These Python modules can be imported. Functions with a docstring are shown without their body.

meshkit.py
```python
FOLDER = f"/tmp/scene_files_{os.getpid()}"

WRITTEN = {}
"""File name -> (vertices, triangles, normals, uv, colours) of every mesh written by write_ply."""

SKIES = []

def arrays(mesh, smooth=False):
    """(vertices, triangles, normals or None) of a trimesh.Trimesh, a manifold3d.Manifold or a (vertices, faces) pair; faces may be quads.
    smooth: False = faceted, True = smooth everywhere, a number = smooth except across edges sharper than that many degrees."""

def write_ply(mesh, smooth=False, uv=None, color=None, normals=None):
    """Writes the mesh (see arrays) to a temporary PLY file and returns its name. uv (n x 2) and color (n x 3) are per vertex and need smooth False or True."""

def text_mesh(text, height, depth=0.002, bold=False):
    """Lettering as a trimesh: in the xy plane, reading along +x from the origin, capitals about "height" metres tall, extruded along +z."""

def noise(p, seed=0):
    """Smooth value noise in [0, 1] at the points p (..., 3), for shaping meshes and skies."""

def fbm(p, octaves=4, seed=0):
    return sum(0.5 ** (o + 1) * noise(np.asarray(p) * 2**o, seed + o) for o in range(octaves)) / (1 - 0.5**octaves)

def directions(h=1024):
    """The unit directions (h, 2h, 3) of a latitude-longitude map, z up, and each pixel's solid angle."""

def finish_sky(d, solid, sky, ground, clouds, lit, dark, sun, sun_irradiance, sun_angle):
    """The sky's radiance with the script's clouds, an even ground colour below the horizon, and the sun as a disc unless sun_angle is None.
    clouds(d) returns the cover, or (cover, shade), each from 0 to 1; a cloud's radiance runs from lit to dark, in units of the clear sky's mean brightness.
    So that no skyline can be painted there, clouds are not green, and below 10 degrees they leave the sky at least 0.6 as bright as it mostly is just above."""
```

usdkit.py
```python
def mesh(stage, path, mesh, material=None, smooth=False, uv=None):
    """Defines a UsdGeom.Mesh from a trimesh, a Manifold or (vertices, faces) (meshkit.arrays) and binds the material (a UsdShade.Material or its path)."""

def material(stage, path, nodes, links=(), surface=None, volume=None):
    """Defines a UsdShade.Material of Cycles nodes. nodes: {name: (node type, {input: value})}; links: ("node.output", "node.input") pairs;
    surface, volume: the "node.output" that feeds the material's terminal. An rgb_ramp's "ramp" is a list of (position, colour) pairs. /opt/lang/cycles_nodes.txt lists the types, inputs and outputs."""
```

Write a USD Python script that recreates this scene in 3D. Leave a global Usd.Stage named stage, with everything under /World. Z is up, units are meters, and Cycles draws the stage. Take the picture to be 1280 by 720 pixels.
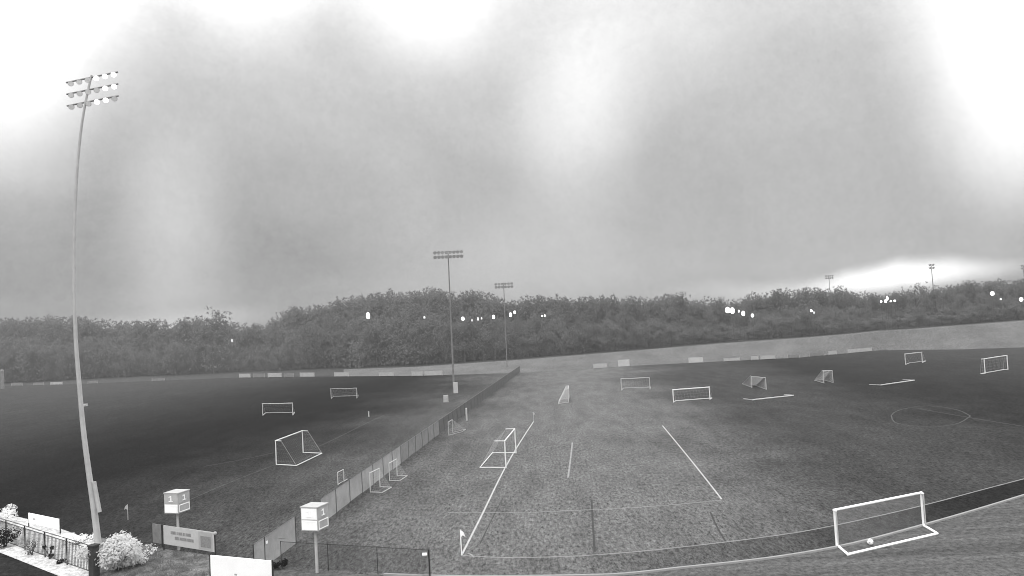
import math, random
import numpy as np
import trimesh
import usdkit, meshkit
from pxr import Gf, Sdf, Usd, UsdGeom, UsdLux, UsdShade, Vt

stage = Usd.Stage.CreateInMemory()
UsdGeom.SetStageUpAxis(stage, UsdGeom.Tokens.z)
UsdGeom.SetStageMetersPerUnit(stage, 1.0)
UsdGeom.Xform.Define(stage, '/World')
UsdGeom.Scope.Define(stage, '/World/Looks')
RNG = random.Random(7)
NP = np.random.default_rng(7)

# ------------------------------------------------------------------ camera
FPX, CAM_H = 970.0, 13.0                  # focal length in pixels of a 1280 wide picture, eye height
PITCH, ROLL = math.atan(43.5 / FPX), math.atan(0.055)
EYE = np.array([0, 0, CAM_H])
_f = np.array([0, math.cos(PITCH), math.sin(PITCH)])
_u0 = np.array([0, -math.sin(PITCH), math.cos(PITCH)])
_r0 = np.array([1.0, 0, 0])
UP = math.cos(ROLL) * _u0 + math.sin(ROLL) * _r0
RT = math.cos(ROLL) * _r0 - math.sin(ROLL) * _u0
cam = UsdGeom.Camera.Define(stage, '/World/camera')
cam.CreateHorizontalApertureAttr(36.0)
cam.CreateVerticalApertureAttr(20.25)
cam.CreateFocalLengthAttr(36.0 * FPX / 1280)
cam.CreateClippingRangeAttr(Gf.Vec2f(0.1, 5000))
cam.CreateExposureAttr(0.0)
m4 = np.eye(4)
m4[0, :3], m4[1, :3], m4[2, :3], m4[3, :3] = RT, UP, -_f, EYE
cam.AddTransformOp().Set(Gf.Matrix4d(m4.tolist()))

def ray(x, y):
    v = _f * FPX + RT * (x - 640) + UP * (360 - y)
    return v / np.linalg.norm(v)

def gp(x, y, z=0.0):
    """the point of the level plane z on the line of sight of a pixel"""
    v = ray(x, y)
    return EYE + v * ((z - CAM_H) / v[2])

def at(x, y, d):
    """the point d metres ahead (world y) on the line of sight of a pixel"""
    v = ray(x, y)
    return EYE + v * (d / v[1])

def px_at(p):
    """pixels per metre at a point"""
    return FPX / float(np.dot(np.asarray(p) - EYE, _f))

# ------------------------------------------------------------------ sky and sun
SKY_STRENGTH = 0.10
SUN_EL, SUN_AZ = math.radians(34), math.radians(-168)     # behind the clouds, behind the camera
def sky_tone(x, y, wx, wy, amp):  # soft patch of sky; lens glare and town glow are painted in with these
    d = ray(x, y)
    s = (FPX / wx, 6.0, FPX / wy)
    return [-d[0] * s[0], -d[1] * s[1], -d[2] * s[2]], s, amp
SKY_TONES = [sky_tone(-50, -20, 250, 260, 1.1), sky_tone(20, 130, 80, 240, 0.12), sky_tone(215, 280, 90, 165, 0.2), sky_tone(300, -30, 110, 110, 0.45),
          sky_tone(540, 0, 150, 130, 0.45), sky_tone(720, 130, 115, 185, 0.34), sky_tone(690, 310, 190, 100, 0.12), sky_tone(825, 50, 140, 110, 0.15),
          sky_tone(50, 345, 330, 190, -0.13), sky_tone(345, 335, 190, 170, -0.10), sky_tone(1270, 320, 160, 130, -0.06),
          sky_tone(1310, -10, 190, 270, 0.95), sky_tone(1235, 150, 70, 200, 0.2), sky_tone(215, 400, 150, 26, 0.2), sky_tone(1130, 347, 125, 24, 0.75), sky_tone(1050, 358, 290, 26, 0.28)]
K = 10.0                                  # the cloud layer in units of the physical sky (x strength 0.1 = 1)
nodes = {
    "tc": ("texture_coordinate", {}),
    "sky": ("sky_texture", {"sky_type": "single_scattering", "sun_disc": False, "sun_elevation": SUN_EL, "sun_rotation": SUN_AZ}),
    "bw": ("rgb_to_bw", {}),
    "xyz": ("separate_xyz", {}),
    "el": ("rgb_ramp", {"ramp": [(0.0, (.31,) * 3), (0.04, (.37,) * 3), (0.10, (.42,) * 3), (0.2, (.47,) * 3), (0.30, (.58,) * 3), (0.37, (.72,) * 3), (0.5, (1.35,) * 3), (0.75, (2.1,) * 3), (1.0, (2.8,) * 3)]}),
    "m1": ("mapping", {"mapping_type": "point", "scale": (1.0, 1.0, 1.35)}),
    "n1": ("noise_texture", {"scale": 4.0, "detail": 9.0, "roughness": 0.6, "distortion": 0.4}),
    "n2": ("noise_texture", {"scale": 90.0, "detail": 6.0, "roughness": 0.9}),
    "n2r": ("map_range", {"from_min": 0.25, "from_max": 0.75, "to_min": 0.90, "to_max": 1.10}),
    "n12": ("math", {"math_type": "multiply"}),
    "n1r": ("map_range", {"from_min": 0.25, "from_max": 0.75, "to_min": 0.86, "to_max": 1.14}),
    "nw": ("noise_texture", {"scale": 5.0, "detail": 3.0, "roughness": 0.5}),
    "wc": ("mix", {"mix_type": "subtract", "fac": 1.0, "color2": (0.5, 0.5, 0.5)}),
    "ws": ("mix", {"mix_type": "multiply", "fac": 1.0, "color2": (0.055, 0.0, 0.055)}),
    "wd": ("mix", {"mix_type": "add", "fac": 1.0}),
    "base": ("math", {"math_type": "multiply"}),
    "bg": ("background_shader", {"strength": SKY_STRENGTH}),
    "k": ("math", {"math_type": "multiply", "value2": K}),
    "skys": ("math", {"math_type": "multiply", "value2": 0.015}),
    "sum": ("math", {"math_type": "add"}),
    "col": ("combine_color", {}),
}
links = [("tc.generated", "xyz.vector"), ("xyz.z", "el.fac"), ("tc.generated", "m1.vector"), ("m1.vector", "n1.vector"), ("n1.fac", "n1r.value"),
         ("tc.generated", "nw.vector"), ("nw.color", "wc.color1"), ("wc.color", "ws.color1"), ("tc.generated", "wd.color1"), ("ws.color", "wd.color2"),
         ("el.color", "base.value1"), ("n1r.result", "n12.value1"), ("tc.generated", "n2.vector"), ("n2.fac", "n2r.value"), ("n2r.result", "n12.value2"), ("n12.value", "base.value2"), ("sky.color", "bw.color"), ("bw.val", "skys.value1")]
last = "base.value"
for i, (loc, sc, amp) in enumerate(SKY_TONES):
    nodes[f"cm{i}"] = ("mapping", {"mapping_type": "point", "location": tuple(loc), "scale": tuple(sc)})
    nodes[f"cg{i}"] = ("gradient_texture", {"gradient_type": "spherical"})
    nodes[f"cs{i}"] = ("map_range", {"range_type": "smoothstep", "clamp": True})
    nodes[f"ca{i}"] = ("math", {"math_type": "multiply_add", "value2": amp})
    links += [("wd.color", f"cm{i}.vector"), (f"cm{i}.vector", f"cg{i}.vector"), (f"cg{i}.fac", f"cs{i}.value"), (f"cs{i}.result", f"ca{i}.value1"), (last, f"ca{i}.value3")]
    last = f"ca{i}.value"
links += [(last, "k.value1"), ("k.value", "sum.value1"), ("skys.value", "sum.value2"), ("sum.value", "col.r"), ("sum.value", "col.g"), ("sum.value", "col.b"), ("col.color", "bg.color")]
sky_m = usdkit.material(stage, '/World/Looks/sky', nodes, links, surface="bg.background")
dome = UsdLux.DomeLight.Define(stage, '/World/sky')
UsdShade.MaterialBindingAPI.Apply(dome.GetPrim()).Bind(sky_m)
dome.GetPrim().SetCustomDataByKey('kind', 'structure')
sun = UsdLux.DistantLight.Define(stage, '/World/sun')
sun.CreateNormalizeAttr(True); sun.CreateIntensityAttr(0.4); sun.CreateAngleAttr(25.0); sun.CreateColorAttr(Gf.Vec3f(1, 0.985, 0.97))
sd = np.array([math.sin(SUN_AZ) * math.cos(SUN_EL), math.cos(SUN_AZ) * math.cos(SUN_EL), math.sin(SUN_EL)])
_x = np.cross([0, 0, 1.0], sd); _x /= np.linalg.norm(_x); _y = np.cross(sd, _x)
mm = np.eye(4); mm[0, :3], mm[1, :3], mm[2, :3] = _x, _y, sd
sun.AddTransformOp().Set(Gf.Matrix4d(mm.tolist()))

# ------------------------------------------------------------------ materials
MATS = {}
def grey(name, v, rough=0.7, var=0.15, scale=3.0, detail=5.0, spec=0.3, metallic=0.0, bump=0.0):
    lo, hi = max(0, v * (1 - var)), min(1, v * (1 + var))
    n = {"g": ("geometry", {}), "n": ("noise_texture", {"scale": scale, "detail": detail, "roughness": 0.65}),
         "r": ("rgb_ramp", {"ramp": [(0.3, (lo,) * 3), (0.7, (hi,) * 3)]}),
         "p": ("principled_bsdf", {"roughness": rough, "specular_ior_level": spec, "metallic": metallic})}
    l = [("g.position", "n.vector"), ("n.fac", "r.fac"), ("r.color", "p.base_color")]
    if bump:
        n["b"] = ("bump", {"strength": bump, "distance": 0.05}); l += [("n.fac", "b.height"), ("b.normal", "p.normal")]
    MATS[name] = usdkit.material(stage, f'/World/Looks/{name}', n, l, surface="p.BSDF")
    return MATS[name]

def mesh_cloth(name, v, open_):
    """woven netting seen from afar: a share of it is holes"""
    MATS[name] = usdkit.material(stage, f'/World/Looks/{name}', {
        "g": ("geometry", {}), "n": ("noise_texture", {"scale": 1.3, "detail": 6.0, "roughness": 0.7}),
        "r": ("rgb_ramp", {"ramp": [(0.3, (v * .85,) * 3), (0.7, (v * 1.15,) * 3)]}),
        "d": ("diffuse_bsdf", {}), "t": ("transparent_bsdf", {"color": (1, 1, 1)}), "m": ("mix_closure", {"fac": open_})},
        [("g.position", "n.vector"), ("n.fac", "r.fac"), ("r.color", "d.color"), ("d.BSDF", "m.closure1"), ("t.BSDF", "m.closure2")], surface="m.closure")
    return MATS[name]

def leafy(name, v, var=0.35, trans=0.3):
    MATS[name] = usdkit.material(stage, f'/World/Looks/{name}', {
        "g": ("geometry", {}), "o": ("object_info", {}),
        "r": ("rgb_ramp", {"ramp": [(0.0, (v * (1 - var),) * 3), (1.0, (min(.95, v * (1 + var)),) * 3)]}),
        "r2": ("rgb_ramp", {"ramp": [(0.0, (.72,) * 3), (1.0, (1.0,) * 3)]}),
        "x": ("mix", {"mix_type": "multiply", "fac": 1.0}),
        "d": ("diffuse_bsdf", {}), "t": ("translucent_bsdf", {}), "m": ("mix_closure", {"fac": trans})},
        [("g.random_per_island", "r.fac"), ("o.random", "r2.fac"), ("r.color", "x.color1"), ("r2.color", "x.color2"), ("x.color", "d.color"), ("x.color", "t.color"),
         ("d.BSDF", "m.closure1"), ("t.BSDF", "m.closure2")], surface="m.closure")
    return MATS[name]

def glow(name, s):
    MATS[name] = usdkit.material(stage, f'/World/Looks/{name}', {"e": ("emission", {"color": (1, 1, 1), "strength": s})}, surface="e.emission")
    return MATS[name]

YAW = math.atan(88 / FPX)                                 # the pitches run this far to the right of the camera's heading
FWD = np.array([math.sin(YAW), math.cos(YAW), 0]); RGT = np.array([math.cos(YAW), -math.sin(YAW), 0])

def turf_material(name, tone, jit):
    """grass: a tone ramp running across the pitches, mottled and worn"""
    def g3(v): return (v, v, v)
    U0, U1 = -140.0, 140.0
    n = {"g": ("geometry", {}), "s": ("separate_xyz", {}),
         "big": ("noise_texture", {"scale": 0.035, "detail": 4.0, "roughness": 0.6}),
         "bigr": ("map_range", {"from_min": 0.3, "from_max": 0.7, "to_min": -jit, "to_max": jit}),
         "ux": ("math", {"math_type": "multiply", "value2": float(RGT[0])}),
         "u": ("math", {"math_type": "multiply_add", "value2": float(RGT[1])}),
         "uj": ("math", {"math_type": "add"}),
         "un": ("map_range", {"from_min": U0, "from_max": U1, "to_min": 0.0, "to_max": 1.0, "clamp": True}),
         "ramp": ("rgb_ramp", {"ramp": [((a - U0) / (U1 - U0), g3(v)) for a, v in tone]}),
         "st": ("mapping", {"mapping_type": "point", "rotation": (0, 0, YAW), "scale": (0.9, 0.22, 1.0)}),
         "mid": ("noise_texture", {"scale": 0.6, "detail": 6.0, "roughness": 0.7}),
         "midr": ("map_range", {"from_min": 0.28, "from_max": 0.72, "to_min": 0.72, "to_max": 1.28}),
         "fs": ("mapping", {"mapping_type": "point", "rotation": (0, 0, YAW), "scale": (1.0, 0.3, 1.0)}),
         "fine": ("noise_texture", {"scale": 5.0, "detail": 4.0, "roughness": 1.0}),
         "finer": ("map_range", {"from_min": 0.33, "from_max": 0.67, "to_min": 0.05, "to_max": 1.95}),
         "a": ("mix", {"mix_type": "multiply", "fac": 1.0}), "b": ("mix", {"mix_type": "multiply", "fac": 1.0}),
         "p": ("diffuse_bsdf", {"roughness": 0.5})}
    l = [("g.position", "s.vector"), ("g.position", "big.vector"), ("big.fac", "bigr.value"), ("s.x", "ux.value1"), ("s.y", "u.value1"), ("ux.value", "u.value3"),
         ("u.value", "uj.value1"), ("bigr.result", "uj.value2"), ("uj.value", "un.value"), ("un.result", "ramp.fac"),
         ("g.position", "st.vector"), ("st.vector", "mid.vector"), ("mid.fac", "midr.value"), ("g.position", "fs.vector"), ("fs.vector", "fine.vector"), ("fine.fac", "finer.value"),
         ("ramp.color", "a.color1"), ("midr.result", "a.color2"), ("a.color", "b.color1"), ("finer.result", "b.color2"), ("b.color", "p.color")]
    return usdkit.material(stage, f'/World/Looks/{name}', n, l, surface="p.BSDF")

def rough_material(name, lo, hi, scale=0.8, stretch=(1, 1, 1), rot=0.0):
    n = {"g": ("geometry", {}), "st": ("mapping", {"mapping_type": "point", "rotation": (0, 0, rot), "scale": stretch}),
         "a": ("noise_texture", {"scale": scale, "detail": 6.0, "roughness": 0.65}), "b": ("noise_texture", {"scale": max(scale * 5, 3.0), "detail": 4.0, "roughness": 0.9}),
         "ar": ("rgb_ramp", {"ramp": [(0.3, (lo,) * 3), (0.7, (hi,) * 3)]}), "br": ("map_range", {"from_min": 0.32, "from_max": 0.68, "to_min": 0.35, "to_max": 1.65}),
         "x": ("mix", {"mix_type": "multiply", "fac": 1.0}), "p": ("diffuse_bsdf", {"roughness": 0.5})}
    l = [("g.position", "st.vector"), ("st.vector", "a.vector"), ("g.position", "b.vector"), ("a.fac", "ar.fac"), ("b.fac", "br.value"), ("ar.color", "x.color1"),
         ("br.result", "x.color2"), ("x.color", "p.color")]
    MATS[name] = usdkit.material(stage, f'/World/Looks/{name}', n, l, surface="p.BSDF")
    return MATS[name]

turf = turf_material('turf', [(-140, .045), (-100, .034), (-74, .018), (-56, .010), (-45, .011), (-34, .026), (-22, .065), (-10, .105), (0, .115), (7, .10), (14, .06), (21, .042), (29, .046), (36, .038), (47, .019), (62, .026), (90, .04), (140, .05)], 7.0)  # infrared light falloff and veil painted into the turf: dark sides, pale centre
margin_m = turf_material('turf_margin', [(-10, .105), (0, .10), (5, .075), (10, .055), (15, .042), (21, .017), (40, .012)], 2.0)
verge_m = rough_material('verge_grass', .055, .115, 0.5, (0.12, 1.3, 1.0), -math.atan2(*(gp(1280, 645) - gp(1050, 700))[[1, 0]]))
rough_m = rough_material('rough_verge', .05, .19, 1.2)
bank_m = rough_material('bank_grass', .10, .145, 0.12)

paving_m = rough_material('paving', .42, .56, 0.6)
dark_ground_m = rough_material('dark_lawn', .010, .03, 0.6)
dull = grey('dull_white_paint', .5, .5, .08, 2.0)
offwhite = grey('offwhite_paint', .68, .5, .08, 2.0)
white = grey('white_paint', .9, .45, .05, 2.0)
line_m = grey('line_paint', .36, .8, .2, 1.5, 8)
faint_m = grey('worn_line_paint', .22, .9, .3, 1.2, 8)
vfaint_m = grey('old_line_paint', .05, .9, .35, 1.2, 8)
seam_m = grey('dark_turf_seam', .05, .95, .25, 2, 8, .05)
steel = grey('galvanised_steel', .38, .55, .12, 1.5)
steel_d = grey('weathered_steel', .15, .6, .15, 1.5)
black = grey('black_metal', .02, .5, .2, 4)
cord = grey('net_cord', .4, .8, .1)
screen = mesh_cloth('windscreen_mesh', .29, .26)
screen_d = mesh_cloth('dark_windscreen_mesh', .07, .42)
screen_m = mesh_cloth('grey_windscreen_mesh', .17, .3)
net_far = mesh_cloth('netting', .5, .95)
link = mesh_cloth('chain_link', .03, .87)
banner_w = grey('banner_white', .88, .6, .04, 1)
banner_p = grey('banner_pale_cloth', .40, .6, .1, 1)
banner_g = grey('banner_grey', .33, .6, .12, 2)
banner_d = grey('banner_dark', .16, .7, .2, 3)
ink = grey('printed_ink', .2, .7, .25, 8)
panel_g = grey('sign_grey', .38, .5, .08, 2)
housing = grey('lamp_housing', .8, .5, .15, 2)
lens_m = grey('lamp_lens', .92, .2, .05, 2, spec=.6)
pale_leaf = leafy('pale_leaves', .95, .03, .5)
mid_leaf = leafy('grey_leaves', .30, .4, .3)
dark_leaf = leafy('dark_leaves', .02, .5, .1)
twig_m = leafy('tree_twigs', .19, .18, .1)
twig_l = leafy('pale_tree_twigs', .25, .2, .15)
bark = grey('bark', .07, .9, .25, 2)
lamp_on = glow('lamp_glow', 6.0)
lamp_dim = glow('lamp_glow_dim', 1.1)
flood_on = glow('flood_glow', 2.2)

# ------------------------------------------------------------------ helpers
COUNT = {}
def path_for(name, parent='/World'):
    n = COUNT.get((parent, name), 0); COUNT[(parent, name)] = n + 1
    return f'{parent}/{name}' if n == 0 else f'{parent}/{name}_{n:03d}'

def tag(p, label=None, cat=None, group=None, kind=None):
    for k, v in (('label', label), ('category', cat), ('group', group), ('kind', kind)):
        if v: p.SetCustomDataByKey(k, v)
    return p

def thing(name, label, cat, loc=(0, 0, 0), rz=0.0, group=None):
    x = UsdGeom.Xform.Define(stage, path_for(name))
    x.AddTranslateOp().Set(Gf.Vec3d(*map(float, loc))); x.AddRotateZOp().Set(math.degrees(rz))
    return tag(x.GetPrim(), label, cat, group)

def obj(name, mesh, mat, parent=None, smooth=False):
    base = '/World' if parent is None else str(parent.GetPath())
    return usdkit.mesh(stage, path_for(name, base), mesh, mat, smooth=smooth).GetPrim()

def join(ms):
    return trimesh.util.concatenate(list(ms))

def bx(x0, x1, y0, y1, z0, z1):
    b = trimesh.creation.box((x1 - x0, y1 - y0, z1 - z0)); b.apply_translation(((x0 + x1) / 2, (y0 + y1) / 2, (z0 + z1) / 2)); return b

def tube(pts, radii, sides=8):
    pts = np.asarray(pts, float); n = len(pts)
    radii = np.full(n, radii) if np.ndim(radii) == 0 else np.asarray(radii, float)
    tang = np.gradient(pts, axis=0) if n > 2 else np.repeat((pts[1] - pts[0])[None], 2, 0)
    v, f = [], []
    t0 = tang[0] / np.linalg.norm(tang[0]); ref = np.array([0, 0, 1.0]) if abs(t0[2]) < .9 else np.array([1.0, 0, 0])
    a = 2 * np.pi * np.arange(sides) / sides
    for i in range(n):
        t = tang[i] / np.linalg.norm(tang[i]); s = np.cross(t, ref); s /= np.linalg.norm(s); w = np.cross(s, t)
        v.append(pts[i] + radii[i] * (np.cos(a)[:, None] * s + np.sin(a)[:, None] * w))
    v = np.vstack(v)
    for i in range(n - 1):
        for k in range(sides):
            p, q = i * sides + k, i * sides + (k + 1) % sides
            f += [[p, q, q + sides], [p, q + sides, p + sides]]
    c0, c1 = len(v), len(v) + 1
    v = np.vstack([v, pts[:1], pts[-1:]])
    for k in range(sides):
        f += [[c0, (k + 1) % sides, k], [c1, (n - 1) * sides + k, (n - 1) * sides + (k + 1) % sides]]
    m = trimesh.Trimesh(v, f, process=False); m.fix_normals(); return m

def sheet(pts, z):
    """a level polygon"""
    import shapely.geometry as sg
    poly = sg.Polygon([(p[0], p[1]) for p in pts]).buffer(0)
    v, f = trimesh.creation.triangulate_polygon(poly, engine='earcut')
    m = trimesh.Trimesh(np.c_[v, np.full(len(v), z)], f, process=False)
    if m.face_normals[:, 2].mean() < 0: m.invert()
    return m

def ribbon(pts, w, z):
    pts = np.asarray(pts, float)[:, :2]
    t = np.gradient(pts, axis=0); t /= np.linalg.norm(t, axis=1, keepdims=True); nrm = np.c_[-t[:, 1], t[:, 0]]
    a, b = pts + nrm * w / 2, pts - nrm * w / 2
    v = np.vstack([np.c_[a, np.full(len(a), z)], np.c_[b, np.full(len(b), z)]]); n = len(pts)
    f = [x for i in range(n - 1) for x in ([i, n + i, n + i + 1], [i, n + i + 1, i + 1])]
    m = trimesh.Trimesh(v, f, process=False)
    if m.face_normals[:, 2].mean() < 0: m.invert()
    return m

def smooth_px(pts, n=40):
    from scipy.interpolate import PchipInterpolator
    p = np.asarray(pts, float); s = np.r_[0, np.cumsum(np.linalg.norm(np.diff(p, axis=0), axis=1))]
    q = np.linspace(0, s[-1], n)
    return np.c_[PchipInterpolator(s, p[:, 0])(q), PchipInterpolator(s, p[:, 1])(q)]

def px_line(pts, n=24):
    return [gp(x, y) for x, y in smooth_px(pts, n)]

def struct(name, mesh, mat, smooth=False):
    return tag(obj(name, mesh, mat, None, smooth), kind='structure')

# ------------------------------------------------------------------ ground, pitches' markings
G = 520.0
gx, gy = np.meshgrid(np.linspace(-G, G, 27), np.linspace(-60, G, 16))
gv = np.c_[gx.ravel(), gy.ravel(), np.zeros(gx.size)]
gf = [[i * 27 + j, i * 27 + j + 1, (i + 1) * 27 + j + 1, (i + 1) * 27 + j] for i in range(15) for j in range(26)]
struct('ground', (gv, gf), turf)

EDGE = [(262, 694), (300, 700), (340, 705.5), (380, 711), (430, 716), (480, 719), (600, 722), (754, 720), (860, 710), (960, 699), (1050, 684), (1150, 658.5), (1280, 620), (1400, 580)]
edge = px_line(EDGE, 70)
struct('verge', sheet(edge + [gp(1500, 700), gp(1400, 900), gp(640, 980), gp(262, 800)], .004), verge_m)
kerb_px = px_line(EDGE[5:], 60)
kb = []
for a, b in zip(kerb_px[:-1], kerb_px[1:]):
    t = b - a; L = np.linalg.norm(t); k = bx(0, L + .004, -.07, .07, 0, .10); k.apply_transform(trimesh.transformations.rotation_matrix(math.atan2(t[1], t[0]), (0, 0, 1))); k.apply_translation((a[0], a[1], 0)); kb.append(k)
struct('kerb', join(kb), grey('kerb_concrete', .27, .8, .12, 2))
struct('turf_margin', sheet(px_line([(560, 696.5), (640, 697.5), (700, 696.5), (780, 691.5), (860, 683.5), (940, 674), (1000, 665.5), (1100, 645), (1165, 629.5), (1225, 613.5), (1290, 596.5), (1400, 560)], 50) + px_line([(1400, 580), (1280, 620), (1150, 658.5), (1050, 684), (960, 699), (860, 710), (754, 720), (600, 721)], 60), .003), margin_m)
struct('rough_grass', sheet([gp(x, y) for x, y in ((126, 672), (160, 679), (210, 687), (261.5, 694), (261.5, 800), (90, 800), (112, 716))], .008), rough_m)
struct('walkway', sheet([gp(x, y) for x, y in ((-60, 628), (0, 641), (60, 655), (121, 678), (111, 717), (135, 745), (72, 719.5), (-60, 667))], .012), paving_m)
struct('dark_lawn', sheet([gp(x, y) for x, y in ((-120, 640), (-60, 667.2), (72, 719.8), (135, 745.5), (90, 900), (-300, 900))], .016), dark_ground_m)

def mark(name, pts, w, mat, n=24, z=.008):
    struct(name, ribbon(px_line(pts, n) if n else [gp(*p) for p in pts], w, z), mat)
mark('goal_line', [(577, 694), (600, 648.5), (634, 580), (667, 527)], .13, line_m, 12)
mark('touch_line', [(577, 694.5), (640, 697), (700, 696), (780, 691), (860, 683), (940, 673.5), (1000, 665), (1100, 644.5), (1165, 629), (1225, 613), (1290, 596)], .10, faint_m, 40)
mark('penalty_area_line', [(902, 624), (865, 577), (828, 532)], .12, line_m, 12)
mark('penalty_area_line', [(560, 641), (640, 641), (720, 638), (800, 634), (902, 625)], .10, faint_m, 20)
mark('goal_area_line', [(710, 597), (713, 575), (715.5, 553)], .15, faint_m, 6)
mark('goal_area_line', [(622, 598), (710, 598)], .08, vfaint_m, 6)
mark('penalty_arc', [(868, 580), (885, 575), (897, 569), (901, 562), (896, 556), (884, 552.5), (870, 551), (852, 551)], .10, vfaint_m, 24)
mark('centre_circle', [(1213, 520), (1195, 512), (1160, 507.5), (1130, 511), (1114, 520), (1117, 527), (1135, 531.5), (1165, 533.5), (1195, 530), (1213, 520)], .12, vfaint_m, 40)
mark('halfway_line', [(1145, 510), (1200, 520), (1300, 536)], .12, vfaint_m, 10)
mark('corner_arc', [(584, 692), (590, 694), (592, 697)], .10, faint_m, 8)
mark('side_pitch_line', [(205, 640), (250, 619), (300, 598), (344, 581)], .10, vfaint_m, 10)
mark('side_pitch_line', [(380, 566), (420, 548), (450, 533), (480, 519)], .10, vfaint_m, 10)
mark('side_pitch_line', [(255, 583), (300, 575), (342, 566)], .10, vfaint_m, 10)
mark('turf_seam', [(739.5, 625), (741, 655), (743.5, 690)], .13, seam_m, 8, .0045)
mark('turf_seam', [(888, 640), (897, 660), (908, 678)], .11, seam_m, 8, .0045)
mark('turf_seam', [(629, 622), (612, 655), (600, 680)], .08, seam_m, 8, .0045)

# ------------------------------------------------------------------ bank and plateau behind the pitches
BANK = [(-120, 486, 300, 0.05), (100, 480, 300, 0.05), (300, 472, 285, 0.1), (430, 470.5, 262, .5), (520, 470, 238, 1.2), (660, 466, 222, 2.4), (800, 457, 218, 3.4), (900, 452, 218, 4.0), (1000, 447, 216, 4.4), (1100, 438, 214, 5.1), (1200, 437, 212, 5.6), (1290, 434, 208, 6.1), (1500, 425, 200, 6.5)]
bpx = np.array(BANK)
def interp(k, x): return float(np.interp(x, bpx[:, 0], bpx[:, k]))
bv, xs_b = [], np.linspace(-120, 1500, 163)
for x in xs_b:
    p0 = gp(x, interp(1, x)); d1, h = interp(2, x), interp(3, x)
    d1 = max(d1, p0[1] + 6)
    for fr, z in ((0.0, 0.02), (0.12, .10 * h), (.5, .52 * h), (.9, .95 * h), (1.0, h)):
        d = p0[1] + (d1 - p0[1]) * fr
        bv.append([p0[0] * d / p0[1], d, z + .02])
    for d in (d1 + 30, 505.0):
        bv.append([p0[0] * d / p0[1], d, h + .03])
R = 7
bf = [[i * R + j, (i + 1) * R + j, (i + 1) * R + j + 1, i * R + j + 1] for i in range(len(xs_b) - 1) for j in range(4) if xs_b[i] >= 425]
struct('grass_bank', (np.array(bv), bf), bank_m)
bf2 = [[i * R + j, (i + 1) * R + j, (i + 1) * R + j + 1, i * R + j + 1] for i in range(len(xs_b) - 1) for j in ((4, 5) if xs_b[i] >= 425 else range(6))]
struct('woodland_floor', (np.array(bv), bf2), grey('woodland_floor', .025, .95, .3, .2))
def ground_z(x): return interp(3, x) + .02

# ------------------------------------------------------------------ trees
def twigs(centres, rng, size, n_each, up=0.4):
    """thin little triangles pointing away from each centre: fine twigs and buds"""
    c = np.repeat(centres, n_each, 0); n = len(c)
    d = rng.normal(size=(n, 3)); d[:, 2] += up; d /= np.linalg.norm(d, axis=1, keepdims=True)
    s = np.cross(d, rng.normal(size=(n, 3))); s /= np.linalg.norm(s, axis=1, keepdims=True)
    L = size * rng.uniform(.5, 1.5, (n, 1)); w = L * rng.uniform(.10, .32, (n, 1))
    o = c + rng.normal(size=(n, 3)) * size * .5
    v = np.stack([o - s * w, o + s * w, o + d * L], 1).reshape(-1, 3)
    return v, np.arange(3 * n).reshape(-1, 3)

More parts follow.
